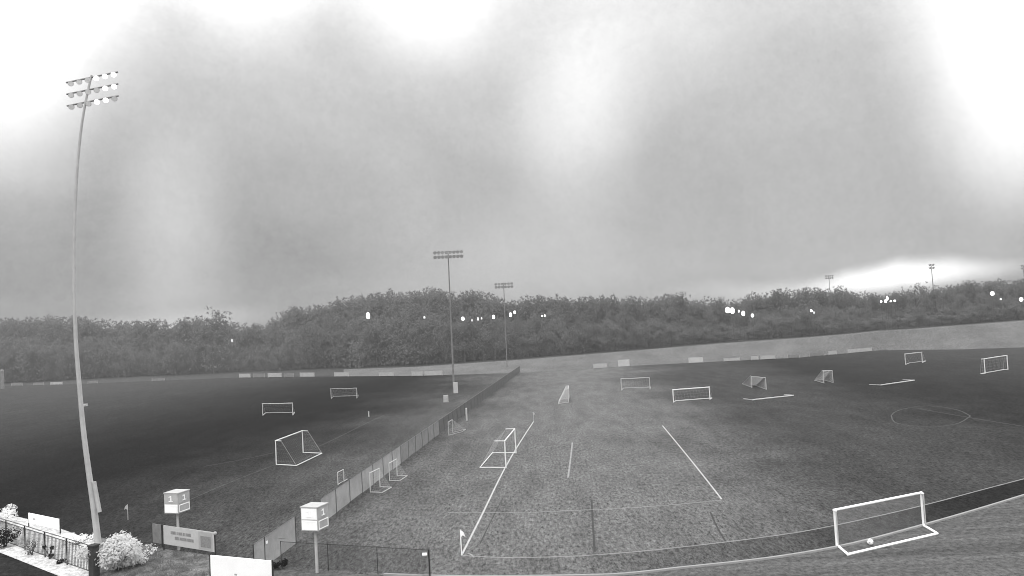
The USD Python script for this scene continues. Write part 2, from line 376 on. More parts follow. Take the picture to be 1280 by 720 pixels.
def make_tree(seed, H=20.0, spread=.30, low=.12, n=420, each=20, size=.62):
    """trunk and limbs, then a crown of twigs gathered in lobes"""
    rng = np.random.default_rng(seed)
    ts = np.linspace(0, 1, 7)
    wob = np.cumsum(rng.normal(0, .12, (7, 2)), 0)
    trunk = np.c_[wob, ts * H * .8]; tr = .30 * (1 - .85 * ts) + .03
    limbs = [tube(trunk, tr, 6)]
    tips = []
    for i in range(16):
        t = rng.uniform(.22, .95); b = np.array([np.interp(t, ts, trunk[:, k]) for k in range(3)])
        a = rng.uniform(0, 2 * math.pi); r = H * spread * rng.uniform(.55, 1.0) * (1.15 - .75 * t)
        e = b + np.array([math.cos(a) * r, math.sin(a) * r, r * rng.uniform(.5, 1.1) * (1.0 if t > .4 else .6)])
        e[2] = min(e[2], H * .97)
        mid = (b + e) / 2 + rng.normal(0, .25, 3)
        limbs.append(tube([b, mid, e], [.10 * (1.1 - t) + .03, .05, .02], 4)); tips += [e, mid, (mid + e) / 2]
    tips.append(np.array([wob[-1, 0], wob[-1, 1], H * .9]))
    tips = np.array(tips)
    pick = tips[rng.integers(0, len(tips), n)] + rng.normal(0, 1, (n, 3)) * np.array([H * .065, H * .065, H * .06])
    lowp = np.c_[rng.normal(0, H * spread * .45, (n // 3, 2)), rng.uniform(low * H * .3, H * .5, n // 3)]
    c = np.vstack([pick, lowp]); c[:, 2] = np.clip(c[:, 2], .3, H)
    return join(limbs), trimesh.Trimesh(*twigs(c, rng, size, each), process=False)

TREES = [make_tree(s, spread=sp, size=sz) for s, sp, sz in ((1, .30, .42), (2, .36, .46), (3, .26, .40), (4, .33, .44))]
PROFILE = np.array([(-150, 399), (0, 399), (40, 399), (100, 400), (160, 403), (205, 405), (235, 400), (300, 407), (325, 408), (338, 400), (352, 391), (372, 387), (400, 383), (420, 378), (440, 373), (470, 369), (500, 366), (560, 366), (600, 368), (620, 369), (632, 377), (645, 379), (665, 373), (700, 370), (740, 374), (760, 374), (800, 373), (835, 370), (870, 373), (890, 374), (903, 382), (920, 375), (950, 367), (1000, 363), (1030, 361), (1060, 365), (1075, 368), (1090, 366), (1110, 367), (1130, 364), (1150, 362), (1170, 363), (1190, 358), (1220, 352), (1250, 350), (1290, 350), (1420, 344)], float)
def profile(x): return float(np.interp(x, PROFILE[:, 0], PROFILE[:, 1]))
def front(x): return max(interp(2, x), gp(x, interp(1, x))[1] + 6) + 9

wood = UsdGeom.PointInstancer.Define(stage, '/World/woodland')
tag(wood.GetPrim(), 'long dark belt of bare woodland along the far side of the pitches', 'woodland', None, 'stuff')
COUNT[('/World', 'woodland')] = 1
UsdGeom.Scope.Define(stage, '/World/woodland/Prototypes')
for i, (tk, cr) in enumerate(TREES):
    p = f'/World/woodland/Prototypes/bare_tree' + (f'_{i:03d}' if i else '')
    UsdGeom.Xform.Define(stage, p)
    usdkit.mesh(stage, p + '/trunk', tk, bark); usdkit.mesh(stage, p + '/crown', cr, twig_m)
    wood.GetPrototypesRel().AddTarget(p)
pos, ori, scl, idx = [], [], [], []
rw = random.Random(11)
for row in range(7):
    x = -150.0 + rw.uniform(0, 10)
    while x < 1430:
        d = front(x) + row * 7 + rw.uniform(-2.5, 2.5)
        base = at(x, 360, d); z0 = ground_z(x)
        top_y = profile(x) + (rw.uniform(-3, 4) if row >= 4 else rw.uniform(6, 26) + (4 - row) * 5)
        zt = at(x, top_y, d)[2]
        h = max(3.0, zt - z0)
        pos.append((base[0], d, z0)); a = rw.uniform(0, 2 * math.pi); ori.append((math.cos(a / 2), 0, 0, math.sin(a / 2)))
        w = max(h, 9) / 20 * rw.uniform(.8, 1.15); scl.append((w, w, h / 20 / .97)); idx.append(rw.randrange(4))
        x += rw.uniform(9, 17) if row < 6 else rw.uniform(6, 11)
wood.CreatePositionsAttr(Vt.Vec3fArray([Gf.Vec3f(*map(float, p)) for p in pos]))
wood.CreateOrientationsAttr(Vt.QuathArray([Gf.Quath(float(o[0]), float(o[1]), float(o[2]), float(o[3])) for o in ori]))
wood.CreateScalesAttr(Vt.Vec3fArray([Gf.Vec3f(*map(float, s)) for s in scl]))
wood.CreateProtoIndicesAttr(Vt.IntArray(idx))

def lone_tree(name, label, x, top, d, seed, spread, mat, n=420, cat='tree', size=.44, low=.12):
    z0 = ground_z(x) if d > 200 else 0; b = at(x, 360, d); h = at(x, top, d)[2] - z0
    tk, cr = make_tree(seed, h, spread, n=n, size=size * h / 20, low=low)
    t = thing(name, label, cat, (b[0], d, z0), RNG.uniform(0, 6))
    obj('trunk', tk, bark, t); obj('crown', cr, mat, t)
lone_tree('bare_tree', 'airy round bare tree rising above the low treeline at far left', 264, 381, front(264) - 3, 21, .36, twig_m, 240)
lone_tree('bare_tree', 'thin bare tree crown standing out against the bright glow on the skyline', 1142, 352, front(1142) + 16, 22, .34, twig_m, 170)
lone_tree('bare_tree', 'rounded bare tree just right of the thin lamp pole on the skyline', 1170, 356, front(1170) + 12, 23, .30, twig_m, 330)
lone_tree('broad_tree', 'low broad pale tree at the edge of the wood left of the tall centre pole', 445, 425, front(445) - 4, 24, .62, twig_l, 520)
lone_tree('broad_tree', 'pale rounded tree at the wood edge behind the left banners, smaller than its neighbour', 345, 432, front(345) - 4, 25, .6, twig_l, 460)
lone_tree('bare_tree', 'dark bushy tree at the left end of the wood, right of the near floodlight pole', 215, 425, front(215) - 4, 26, .45, twig_m, 460)

# ------------------------------------------------------------------ floodlight poles
def lamp_mesh(w=.42):
    body = trimesh.creation.revolve([(0, -.22), (.09, -.22), (.13, -.14), (.2 * w / .42, .0), (.23 * w / .42, .05), (.22 * w / .42, .05)], sections=12)
    lens = trimesh.creation.cylinder(.205 * w / .42, .03, sections=12); lens.apply_translation((0, 0, .045))
    return body, lens

def aim(m, direction):
    m = m.copy(); m.apply_transform(trimesh.geometry.align_vectors((0, 0, 1), np.asarray(direction, float) / np.linalg.norm(direction))); return m

def floodlight(label, base, pole_pts, radii, arm_dir, half, rows, cols, row_gap, lamp_w, face, pole_mat, lit=(), group=None, cabinet=None, lens_mat=None):
    t = thing('floodlight_pole', label, 'floodlight', base, 0, 'floodlight poles around the pitches')
    obj('pole', tube(pole_pts, radii, 12), pole_mat, t, 40)
    top = np.asarray(pole_pts[-1]); arm_dir = np.asarray(arm_dir, float); arm_dir /= np.linalg.norm(arm_dir)
    for r in range(rows):
        c = top + np.array([0, 0, -.15 - r * row_gap])
        a = tube([c - arm_dir * half, c + arm_dir * half], .055, 6)
        obj('crossarm', a, steel_d, t)
        for k in range(cols):
            s = -half + 2 * half * (k + .5) / cols
            p = c + arm_dir * s + np.asarray(face) * .28 + np.array([0, 0, -.05])
            b, l = lamp_mesh(lamp_w); b, l = aim(b, face), aim(l, face); b.apply_translation(p); l.apply_translation(p)
            o = obj('lamp', b, housing, t, 40)
            obj('lens', l, flood_on if (r, k) in lit else (lens_mat or lens_m), o)
    if cabinet is not None:
        obj('cabinet', cabinet, steel, t)
    return t

# near left pole: follows the slight bow that the photograph shows
b0 = gp(123, 682); d0 = b0[1]
curve = [(123, 682), (118, 640), (111, 590), (104.5, 540), (99, 480), (94.5, 420), (92.8, 360), (93, 300), (95.5, 230), (101, 165), (112, 104), (114.5, 94)]
cs = smooth_px(curve, 40); pp = np.array([at(x, y, d0) - b0 for x, y in cs]); pp[0] = 0
rad = np.interp(np.linspace(0, 1, 40), [0, .2, .5, 1], [.205, .16, .11, .07])
cabm = tube([at(117.5, 602, d0 - .1) - b0, at(124.5, 640, d0 - .1) - b0], .13, 8)
brk = join([tube([at(x0, y0, d0) - b0, at(x1, y0 + 1, d0 - .05) - b0], .035, 5) for x0, x1, y0 in ((112, 119, 606), (117, 124, 634))])
fl = floodlight('tall pale floodlight pole by the white bush, nearest to the camera', b0, pp, rad, (1.35, -.41, 0.03), 2.15, 3, 6, .80, .34, np.array([.45, -.75, -.48]), steel,
                lit={(0, 5), (0, 4), (0, 3), (1, 5), (1, 4), (2, 4), (2, 3)}, cabinet=join([cabm, brk]))

def straight_pole(label, bx_, by_, tx, ty, half, rows, cols, lamp_w, mat, row_gap=.75, r0=.25, ground=None, cab=False, arm=(1, .1, 0), d=None, z0=0.0):
    b = gp(bx_, by_) if d is None else np.array([at(bx_, 360, d)[0], d, z0])
    top = at(tx, ty, b[1])
    n = 10; pts = np.array([b + (top - b) * s for s in np.linspace(0, 1, n)]) - b
    c = bx(-.55, .55, -.35, .35, 0, 1.0) if False else None
    if cab:
        c = bx(.0, .85, -1.0, -.45, 0.0, 2.1)
    return floodlight(label, b, pts, np.linspace(r0, .1, n), arm, half, rows, cols, row_gap, lamp_w, np.array([.1, -.85, -.5]), mat, cabinet=c, lens_mat=panel_g)
straight_pole('tall floodlight pole beside the long fence, in the middle of the picture', 567.5, 491, 560, 313.5, 2.95, 2, 8, .70, steel_d, .85, .20, cab=True)
straight_pole('floodlight pole at the far side, shorter looking, right of the middle one', 634, 463.5, 629.5, 353.5, 2.6, 2, 6, .8, steel_d, .8, .13)
dd = 330.0
straight_pole('far floodlight pole showing only its lamp head above the trees right of centre', 1037, 0, 1036, 344, 1.9, 2, 4, .8, steel_d, .9, .22, d=dd, z0=4.4)
straight_pole('slim far floodlight pole right of the bright glow on the skyline', 1167, 0, 1163.8, 330, 1.1, 2, 2, .8, steel_d, 1.0, .20, d=260.0, z0=5.3)
straight_pole('floodlight pole cut by the right edge of the picture above the trees', 1281, 0, 1279, 331, 1.3, 2, 2, .8, steel_d, .9, .20, d=265.0, z0=6.0)

# ------------------------------------------------------------------ soccer goals
def goal(label, A, B, backA, h, r=.06, top_depth=.0, bars=True, net_step=.22, mat=None, group=None, name='soccer_goal', net=True, net_r=.0035, upright=False, rail_r=None, cloth=False):
    """posts at the ground pixels A and B, the near back corner at backA; h metres high"""
    mat = mat or white
    a, b = gp(*A), gp(*B); dv = gp(*backA) - a; dv[2] = 0
    t = thing(name, label, 'goal' if name == 'soccer_goal' else 'small goal', a, 0, group or ('soccer goals on the pitches' if name == 'soccer_goal' else 'small training goals along the fence'))
    b = b - a; a = np.zeros(3); up = np.array([0, 0, float(h)]); lift = np.array([0, 0, r])
    td = dv / max(np.linalg.norm(dv), 1e-6) * top_depth
    ext = np.array([0, 0, r * .9])
    obj('post', tube([a, a + up], r, 8), mat, t, 40); obj('post', tube([b, b + up], r, 8), mat, t, 40)
    w = (b - a) / np.linalg.norm(b - a)
    obj('crossbar', tube([a + up - w * r, b + up + w * r], r, 8), mat, t, 40)
    rb = (rail_r or r) * .8
    upd = td if upright else dv
    if np.linalg.norm(dv) > .05:
        obj('side_bar', tube([a + lift, a + dv + lift], rb, 6), mat, t, 40); obj('side_bar', tube([b + lift, b + dv + lift], rb, 6), mat, t, 40)
        obj('ground_bar', tube([a + dv + lift, b + dv + lift], rb, 6), mat, t, 40)
    if top_depth > 0:
        for q in (a, b):
            obj('top_stay', tube([q + up, q + up + td], rb * .8, 6), mat, t, 40)
            obj('rear_stay', tube([q + up + td, q + upd + lift], (.035 if upright else .012), 5), steel, t, 40)
    if cloth:
        c = [a + up, a + up + td, a + td + lift, a + lift]; o = b - a
        q = [c[0], c[0] + o, c[1] + o, c[1], c[2], c[2] + o, c[3], c[3] + o]
        nm = trimesh.Trimesh(q, [[0, 1, 2], [0, 2, 3], [3, 2, 5], [3, 5, 4], [0, 3, 4], [0, 4, 6], [1, 7, 5], [1, 5, 2]], process=False)
        for _ in range(3): nm = nm.subdivide()
        mid = (c[0] + c[2] + o) / 2; sag = np.sin(np.clip(np.dot(nm.vertices - c[0], w) / np.linalg.norm(o), 0, 1) * math.pi) * .10 * np.clip(np.dot(nm.vertices, td) / max(np.dot(td, td), 1e-6), 0, 1)
        nm.vertices += (td / np.linalg.norm(td)) * sag[:, None]
        obj('net', nm, net_far, t); net = False
    if net:
        N = []
        W = np.linalg.norm(b - a); path = [a + up, a + up + td, a + upd + lift] if top_depth > 0 else [a + up, a + dv + lift]
        for s in np.arange(0, W + 1e-6, net_step):
            N.append(tube(np.array(path) + w * s, net_r, 3))
        for p0, p1 in zip(path[:-1], path[1:]):
            L = np.linalg.norm(p1 - p0)
            for s in np.arange(net_step, L, net_step):
                q = p0 + (p1 - p0) * s / L; N.append(tube([q, q + w * W], net_r, 3))
        for o in (np.zeros(3), w * W):
            for s in np.arange(net_step, h, net_step):
                fr = s / h
                q0 = a + up * fr; q1 = (a + upd) * (1 - fr) + (a + up + td) * fr
                if np.linalg.norm(q1 - q0) > .05: N.append(tube([q0 + o, q1 + o], net_r, 3))
            for s in np.arange(net_step, np.linalg.norm(dv), net_step):
                fr = s / np.linalg.norm(dv); N.append(tube([a + dv * fr + o, a + up + td * min(1, fr) + o], net_r, 3))
        tag(obj('net', join(N), cord, t), kind='stuff')
    return t
goal('large white goal holding a white ball, at the near right of the pitch', (1046, 682.5), (1154.5, 658), (1060, 694.5), 1.93, .062, .30, cloth=True, upright=True, rail_r=.085)
goal('white goal standing on the goal line of the middle pitch', (632.5, 585), (645, 566.5), (600, 585), 2.42, .055, .95, net_step=.4, net_r=.002, mat=offwhite)
goal('white goal turned side on, largest on the dark left pitch', (345.5, 581), (379, 566), (370.5, 582.5), 2.42, .05, .8, net_step=.4, net_r=.002, mat=offwhite)
goal('white goal facing the camera behind the largest goal of the left pitch', (328.5, 519.5), (366, 519), (332, 516.5), 1.95, .055, .5, net_step=.5, net_r=.003, mat=dull)
goal('faint white goal farthest back on the left pitch, left of the centre pole', (414, 498.5), (446, 498), (417, 495.5), 2.0, .036, .5, net_step=.4, mat=dull)
goal('white goal facing the camera right of the middle pitch, brightest of the far goals', (842, 503), (887.5, 499.5), (845, 501.5), 1.85, .07, .5, net_step=.5, mat=offwhite)
goal('faint far goal behind the middle pitch, left of the brighter one', (777, 488), (812.5, 486.5), (779, 485.5), 2.05, .045, .5, net_step=.4, mat=dull)
goal('small far goal with bunched pale net, edge on behind the middle pitch', (711, 503), (711.5, 498), (698, 505), 2.1, .05, .6, net_step=.14, net_r=.02, mat=dull)
goal('far goal with pale net hanging from one side, above the left lying bar', (940, 484.5), (958, 487), (928, 480), 1.9, .04, .8, net_step=.2, net_r=.016, mat=dull)
goal('far goal with its net bunched in the middle, right of the left lying bar', (1030, 479), (1041.5, 478.5), (1018, 475.5), 2.05, .04, .8, net_step=.25, net_r=.014, mat=dull)
goal('faint goal at the foot of the bank on the far right pitch', (1132, 456), (1153, 453.5), (1137, 454), 2.2, .07, .6, net_step=.5, mat=dull)
goal('white goal at the right edge of the picture below the bank', (1231.5, 467), (1260, 462), (1226, 467.5), 2.5, .07, .6, net_step=.5, mat=offwhite)
goal('small white rounded training goal leaning nearest the camera end of the long fence', (463, 615.5), (475, 609), (478, 616), 1.55, .035, .0, name='training_goal', mat=dull, net_step=.2)
goal('small white training goal beside the fence, next one beyond the nearest', (487, 601), (496.5, 595), (500, 601), 1.5, .032, .0, name='training_goal', mat=dull, net_step=.2)
goal('faint training goal by the fence below the centre pole', (561, 544.5), (566, 541), (578, 540), 1.6, .04, .0, name='training_goal', mat=steel, net_step=.25)
goal('narrow white training goal alone on the left side of the long fence', (422.5, 606), (430, 602), (427, 603), 1.05, .03, .0, name='training_goal', mat=dull, net_step=.25)

def low_bar(label, A, B):
    a, b = gp(*A), gp(*B); t = thing('lying_goal_frame', label, 'goal frame', a)
    b = b - a; w = b / np.linalg.norm(b); n = np.array([-w[1], w[0], 0])
    z = np.array([0, 0, .09])
    obj('crossbar', tube([z, b + z], .08, 8), dull, t, 40)
    obj('post', tube([z, n * 2.0 + z], .06, 6), steel, t); obj('post', tube([b + z, b + n * 2.0 + z], .06, 6), steel, t)
low_bar('long white bar lying on the grass right of the brightest far goal', (940.5, 500.5), (992, 495))
low_bar('long white bar lying on the dark right pitch, farther right and fainter', (1101, 482), (1143, 476))

# ball in the near goal
bp = gp(1088, 681)
tb = thing('soccer_ball', 'white ball lying in the near right goal', 'ball', bp)
s = trimesh.creation.icosphere(3, .16); s.apply_translation((0, 0, .16)); obj('ball_skin', s, white, tb, True)
pent = []
ico = trimesh.creation.icosphere(0, 1.0)
for d in ico.vertices:
    c = trimesh.creation.cylinder(.045, .01, sections=5); c = aim(c, d); c.apply_translation(d * .158 + np.array([0, 0, .16])); pent.append(c)
for c in pent: obj('ball_patch', c, panel_g, tb)

# corner flags
def flag(label, x, y, h, mat=white, r=.025, side=1):
    t = thing('corner_flag', label, 'corner flag', gp(x, y))
    obj('pole', tube([(0, 0, 0), (0, 0, h)], r, 6), mat, t)
    v = np.array([(0, 0, h), (0, 0, h - .42), (.12 * side, -.02, h - .30), (.26 * side, .02, h - .40), (.17 * side, -.02, h - .13)], float)
    vv = np.vstack([v + [0, .01, 0], v - [0, .01, 0]])
    f = [[0, 1, 2], [0, 2, 4], [4, 2, 3], [5, 7, 6], [5, 9, 7], [9, 8, 7]]
    obj('flag', (vv, np.array(f)), mat, t)
flag('white corner flag at the near corner of the middle pitch', 577, 694, 1.42)
flag('tiny corner flag at the far corner of the middle pitch', 667, 527, 1.25, steel, .03)
flag('dim corner flag on the dark left pitch near the floodlight pole', 160, 650, 1.15, panel_g, .02, -1)

# ------------------------------------------------------------------ long dividing fence
F0, F1 = gp(318, 720.5), gp(650, 465.5)
fv = F1 - F0; FL = np.linalg.norm(fv); fv /= FL
fh = 1.7
t = thing('dividing_fence', 'long pale screened fence running away between the left and middle pitches', 'fence', F0, math.atan2(fv[1], fv[0]))
def along(x, y): return float(np.dot(gp(x, y) - F0, fv))
gate0, gate1 = along(371.5, 680.5), along(403, 656.3)
stations = [0.0, along(331.5, 710), gate0]
s0 = gate1
while s0 < FL: stations.append(s0); s0 += 3.2
S_MID, S_DARK = along(505, 577.7), along(552, 541.5)
for i, s in enumerate(stations):
    obj('post', tube([(s, 0, 0), (s, 0, fh + .03)], .035, 6), black, t)
    if i + 1 < len(stations) and abs(s - gate0) > .01:
        e = stations[i + 1]
        p = bx(s + .045, e - .045, -.006, .006, .05 + .02 * (i % 3), fh - .03)
        q = p.subdivide().subdivide(); q.vertices[:, 1] += .05 * np.sin((q.vertices[:, 0] - s) / (e - s) * math.pi) * (1 if i % 2 else -.5) * np.sin(q.vertices[:, 2] / fh * math.pi)
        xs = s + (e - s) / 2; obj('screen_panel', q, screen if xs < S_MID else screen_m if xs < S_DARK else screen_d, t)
        obj('top_rail', tube([(s + .036, 0, fh), (e - .036, 0, fh)], .022, 5), steel_d, t)
obj('brace', tube([(stations[1] + .04, .05, fh * .98), (gate0 - .04, .05, fh * .22)], .02, 5), black, t)
# latch plate
lp = bx(stations[1] + .15, stations[1] + .35, -.05, -.02, fh - .42, fh - .27); obj('latch_plate', lp, white, t)

# low chain-link fence in front
L0, L1 = gp(352, 709), gp(537.5, 722)
lv = L1 - L0; LL = np.linalg.norm(lv)
t = thing('chain_link_fence', 'low dark chain-link fence at the bottom edge, left of the near corner flag', 'fence', L0, math.atan2(lv[1], lv[0]))
n = 3
for i in range(n + 1):
    s = LL * i / n; obj('post', tube([(s, 0, 0), (s, 0, 1.46)], .04 if i == n else .022, 6), black, t)
    if i < n:
        e = LL * (i + 1) / n
        obj('mesh_panel', bx(s + .05, e - .05, -.004, .004, .05, 1.38), link, t); obj('top_rail', tube([(s + .04, 0, 1.42), (e - .04, 0, 1.42)], .02, 5), black, t)
tl = thing('fence_lamp', 'tiny bright white lamp on the end post of the low chain-link fence', 'lamp', L1 + np.array([-.22, -.06, 1.18]))
obj('lamp_body', bx(-.05, .17, .0, .06, -.02, .12), black, tl); obj('lamp_face', bx(-.12, .14, -.05, -.002, 0, .13), lamp_dim, tl)

# far perimeter fence at the foot of the bank, with banners hung along it
def banner(x0, x1, y, hpx, mat, label):
    a, b = gp(x0, y), gp(x1, y + (interp(1, x1) - interp(1, x0)))
    a, b = a * np.array([1, 1, 0]), b * np.array([1, 1, 0])
    L = np.linalg.norm(b - a); h = hpx / px_at(a)
    t = thing('banner', label, 'banner', a, math.atan2(b[1] - a[1], b[0] - a[0]), 'banners along the far side of the pitches')
    obj('cloth', bx(0.04, L - .04, -.02, .02, .12, h), mat, t)
    obj('stake', tube([(0, 0, 0), (0, 0, h + .05)], .035, 5), steel, t); obj('stake', tube([(L, 0, 0), (L, 0, h + .05)], .035, 5), steel, t)
BL = [(299, 313, 0, 5, 'bg', 'bright banner, leftmost of the row behind the left pitch'), (317, 331, 0, 5, 'bd', 'dull banner second from left in the row behind the left pitch'),
      (335, 352, 0, 5.5, 'bg', 'pale banner third from left in the row behind the left pitch'), (356, 367, 0, 5, 'bd', 'short dull banner fourth from left behind the left pitch'),
      (375, 393, 0, 5.5, 'bg', 'pale banner right of the short dull one behind the left pitch'), (418, 436, 0, 5.5, 'bg', 'lone bright banner between the left row and the long bank'),
      (474, 492, 0, 5, 'bg', 'banner at the low left end of the bank'), (515, 528, 0, 6, 'bg', 'pale banner left of the centre pole at the foot of the bank'), (531, 553, 0, 6, 'bg', 'long pale banner just left of the centre pole'),
      (742, 759, 0, 6, 'bg', 'banner at the foot of the bank above the small edge-on goal'), (773, 787, 0, 9, 'bw', 'tall bright banner at the foot of the bank above the faint far goal'),
      (861, 879, 0, 7, 'bw', 'bright broad banner above the brightest far goal'), (905, 925, 0, 4, 'bg', 'thin long banner right of the bright broad one'), (939, 948, 0, 5, 'bg', 'short banner left of a longer pair on the bank'),
      (951, 969, 0, 5, 'bg', 'pale banner above the goal with hanging net'), (985, 999, 0, 4.5, 'bd', 'dull banner above the gap between two netted goals'), (1012, 1030, 0, 5, 'bd', 'dull banner above the goal with bunched net'),
      (1036, 1046, 0, 5, 'bg', 'small pale banner right of the dull pair on the bank'), (1060, 1090, 0, 5, 'bg', 'long pale banner at the right end of the row'),
      (14, 28, 0, 4, 'bd', 'faint banner at the far left edge of the picture'), (42, 55, 0, 3.5, 'bd', 'faint banner second from the left edge'), (63, 78, 0, 3.5, 'bg', 'pale banner just left of the near floodlight pole'),
      (110, 122, 0, 3.5, 'bd', 'faint banner just right of the near floodlight pole'), (190, 206, 0, 3.5, 'bd', 'faint banner alone left of the main left row')]
for x0, x1, dy, hp, k, lab in BL:
    banner(x0, x1, interp(1, x0) + .3, hp, {'bg': banner_g, 'bd': banner_d, 'bw': banner_p}[k], lab)

# ------------------------------------------------------------------ cube signs with the pitch number
def cube_sign(label, foot, top_px, h_box, yaw, wide, front_mat, digit, lower):
    p = gp(*foot); t = thing('cube_sign', label, 'sign', p, yaw)
    zt = at(top_px[0], top_px[1], p[1])[2]; zb = zt - h_box; w = wide / 2
    obj('post', tube([(0, 0, 0), (0, 0, zb + .01)], [.085, .075], 10), grey('sign_post', .40, .6, .1) if 'sign_post' not in MATS else MATS['sign_post'], t, 40)
    obj('box', bx(-w, w, -w, w, zb, zt), panel_g, t)
    obj('cap', bx(-w - .03, w + .03, -w - .03, w + .03, zt + .002, zt + .05), MATS['sign_post'], t)
    mid = zb + h_box * .47
    for rot, fm in ((0, front_mat), (90, None)):
        R4 = trimesh.transformations.rotation_matrix(math.radians(rot), (0, 0, 1))
        def put(name, m, mat):
            m = m.copy(); m.apply_transform(R4); obj(name, m, mat, t)
        side = rot == 90
        put('upper_panel', bx(-w + .04, w - .04, -w - .018, -w - .003, mid + .03, zt - .04), (banner_g if side else front_mat))
        put('lower_panel', bx(-w + .04, w - .04, -w - .018, -w - .003, zb + .04, mid - .03), (banner_g if side else lower))
        fr = [bx(-w + .06, w - .06, -w - .026, -w - .019, z, z + .05) for z in (zb + .06, mid - .10)] + [bx(x, x + .05, -w - .026, -w - .019, zb + .112, mid - .102) for x in (-w + .06, w - .11)]
        put('panel_frame', join(fr), white if side else banner_w)
        tm = meshkit.text_mesh(digit, h_box * .27)
        if hasattr(tm, 'vertices'):
            tm = tm.copy()
            b = tm.bounds; tm.apply_translation(-(b[0] + b[1]) / 2)
            ext = tm.extents
            tm.apply_scale((1.5, 1.0, .02 / max(ext[2], 1e-6)) if ext[2] < ext[1] else (1.5, 1, 1))
            tm.apply_transform(trimesh.transformations.rotation_matrix(math.pi / 2, (1, 0, 0)))
            tm.apply_translation((0, -w - .03, (mid + zt) / 2)); put('numeral', tm, white)
    return t
cube_sign('grey cube sign with a white 1 on a post, behind the printed banner', (223.5, 687.5), (216, 615), 1.22, math.radians(-17), 1.04, panel_g, '1', banner_w)
cube_sign('bright white cube sign on a post in front of the gap in the long fence', (396.5, 716), (390, 632), 1.24, math.radians(-19), 1.04, banner_w, '1', banner_w)

# ------------------------------------------------------------------ boards
def board(name, label, cat, TL, TR, BL_, BR, foot_y, mat, thick=.05, posts=True, post_mat=None):
    """an upright panel seen between four pixels, standing on posts; foot_y is the picture height of its foot at its left and right ends"""
    a, b = gp(BL_[0], foot_y[0]), gp(BR[0], foot_y[1])
    L = np.linalg.norm(b - a); rz = math.atan2(b[1] - a[1], b[0] - a[0])
    k0, k1 = px_at(a), px_at(b)
    z0 = max(.06, ((foot_y[0] - BL_[1]) / k0 + (foot_y[1] - BR[1]) / k1) / 2); h = ((BL_[1] - TL[1]) / k0 + (BR[1] - TR[1]) / k1) / 2
    t = thing(name, label, cat, a, rz)
    obj('panel', bx(.04, L - .04, -thick / 2, thick / 2, z0, z0 + h), mat, t)
    if posts:
        for s in (0, L): obj('post', tube([(s, 0, 0), (s, 0, z0 + h + .04)], .045, 6), post_mat or black, t)
    return t, L, z0, h
t, L, z0, h = board('printed_banner', 'pale banner with two dark lines of print and a square emblem, below the cube sign', 'banner', (201, 656), (266, 667), (205, 680), (269.5, 690), (688, 699), grey('banner_pale', .42, .6, .08, 2))
rp = random.Random(5)
for row, (x0, x1) in enumerate(((.16, .54), (.24, .60))):
    x = x0 * L
    while x < x1 * L:
        w = rp.uniform(.05, .09); zc = z0 + h * (.68 - .27 * row)
        obj('letter', bx(x, x + w, -.037, -.028, zc - h * .085, zc + h * .075), ink, t); x += w + rp.choice((.03, .03, .035, .09))
obj('emblem_field', bx(L * .70, L * .96, -.031, -.026, z0 + .05, z0 + h - .05), banner_g, t)
obj('emblem', bx(L * .74, L * .93, -.038, -.032, z0 + h * .16, z0 + h * .74), ink, t)
obj('post_cap', trimesh.creation.icosphere(1, .11).apply_translation((L + .1, -.05, z0 + h - .02)), banner_g, t)
board('dark_banner', 'darker narrow banner at the left end of the printed banner', 'banner', (188, 654.5), (199, 656.5), (191, 677.5), (203, 680), (682, 684), banner_d)
t, L, z0, h = board('white_board', 'big blank white board at the bottom edge, nearest of the boards', 'sign board', (257, 693), (337, 703), (264, 728), (342, 737), (732, 741), banner_w, .07)
obj('printed_mark', bx(L * .40, L * .44, -.042, -.037, z0 + h * .36, z0 + h * .42), panel_g, t); obj('printed_mark', bx(L * .62, L * .69, -.042, -.037, z0 + h * .30, z0 + h * .36), panel_g, t)
t, L, z0, h = board('white_board', 'blank white board behind the black railing at the left edge', 'sign board', (33, 640), (73, 650.5), (36, 653), (75.5, 663), (659, 668), banner_w, .07)
obj('printed_mark', bx(L * .16, L * .24, -.042, -.037, z0 + h * .42, z0 + h * .6), panel_g, t)

# ------------------------------------------------------------------ railing by the walkway
rl = [(-70, 652), (18, 683), (60, 698), (114, 717)]
t = thing('railing', 'black metal railing with thin bars along the walkway at bottom left', 'railing', gp(18, 683))
O = gp(18, 683)
P = [gp(x, y) - O for x, y in rl]; RH = 1.58
def on_rail(s):
    seg = [np.linalg.norm(P[i + 1] - P[i]) for i in range(3)]; i = 0
    while i < 2 and s > seg[i]: s -= seg[i]; i += 1
    return P[i] + (P[i + 1] - P[i]) * s / seg[i]
tot = sum(np.linalg.norm(P[i + 1] - P[i]) for i in range(3))
npost = 8
for i in range(npost + 1):
    p = on_rail(tot * i / npost * .9999); obj('post', tube([p, p + [0, 0, RH]], .04, 6), black, t)
for i in range(npost):
    a, b = on_rail(tot * i / npost * .9999), on_rail(tot * (i + 1) / npost * .9999)
    for zr in (RH, RH - .17, .12): obj('rail', tube([a + [0, 0, zr], b + [0, 0, zr]], .024, 5), black, t)
    nb = max(3, int(np.linalg.norm(b - a) / .2))
    for k in range(1, nb): 
        q = a + (b - a) * k / nb; obj('bar', tube([q + [0, 0, .12], q + [0, 0, RH - .17]], .021, 4), black, t)
pb = gp(118, 721)
t = thing('pillar', 'dark square pillar at the right end of the black railing', 'pillar', pb, math.radians(-25))
obj('shaft', bx(-.2, .2, -.2, .2, 0, 1.72), grey('dark_stone', .03, .8, .3, 5), t); obj('capstone', bx(-.24, .24, -.24, .24, 1.722, 1.80), MATS['dark_stone'], t)

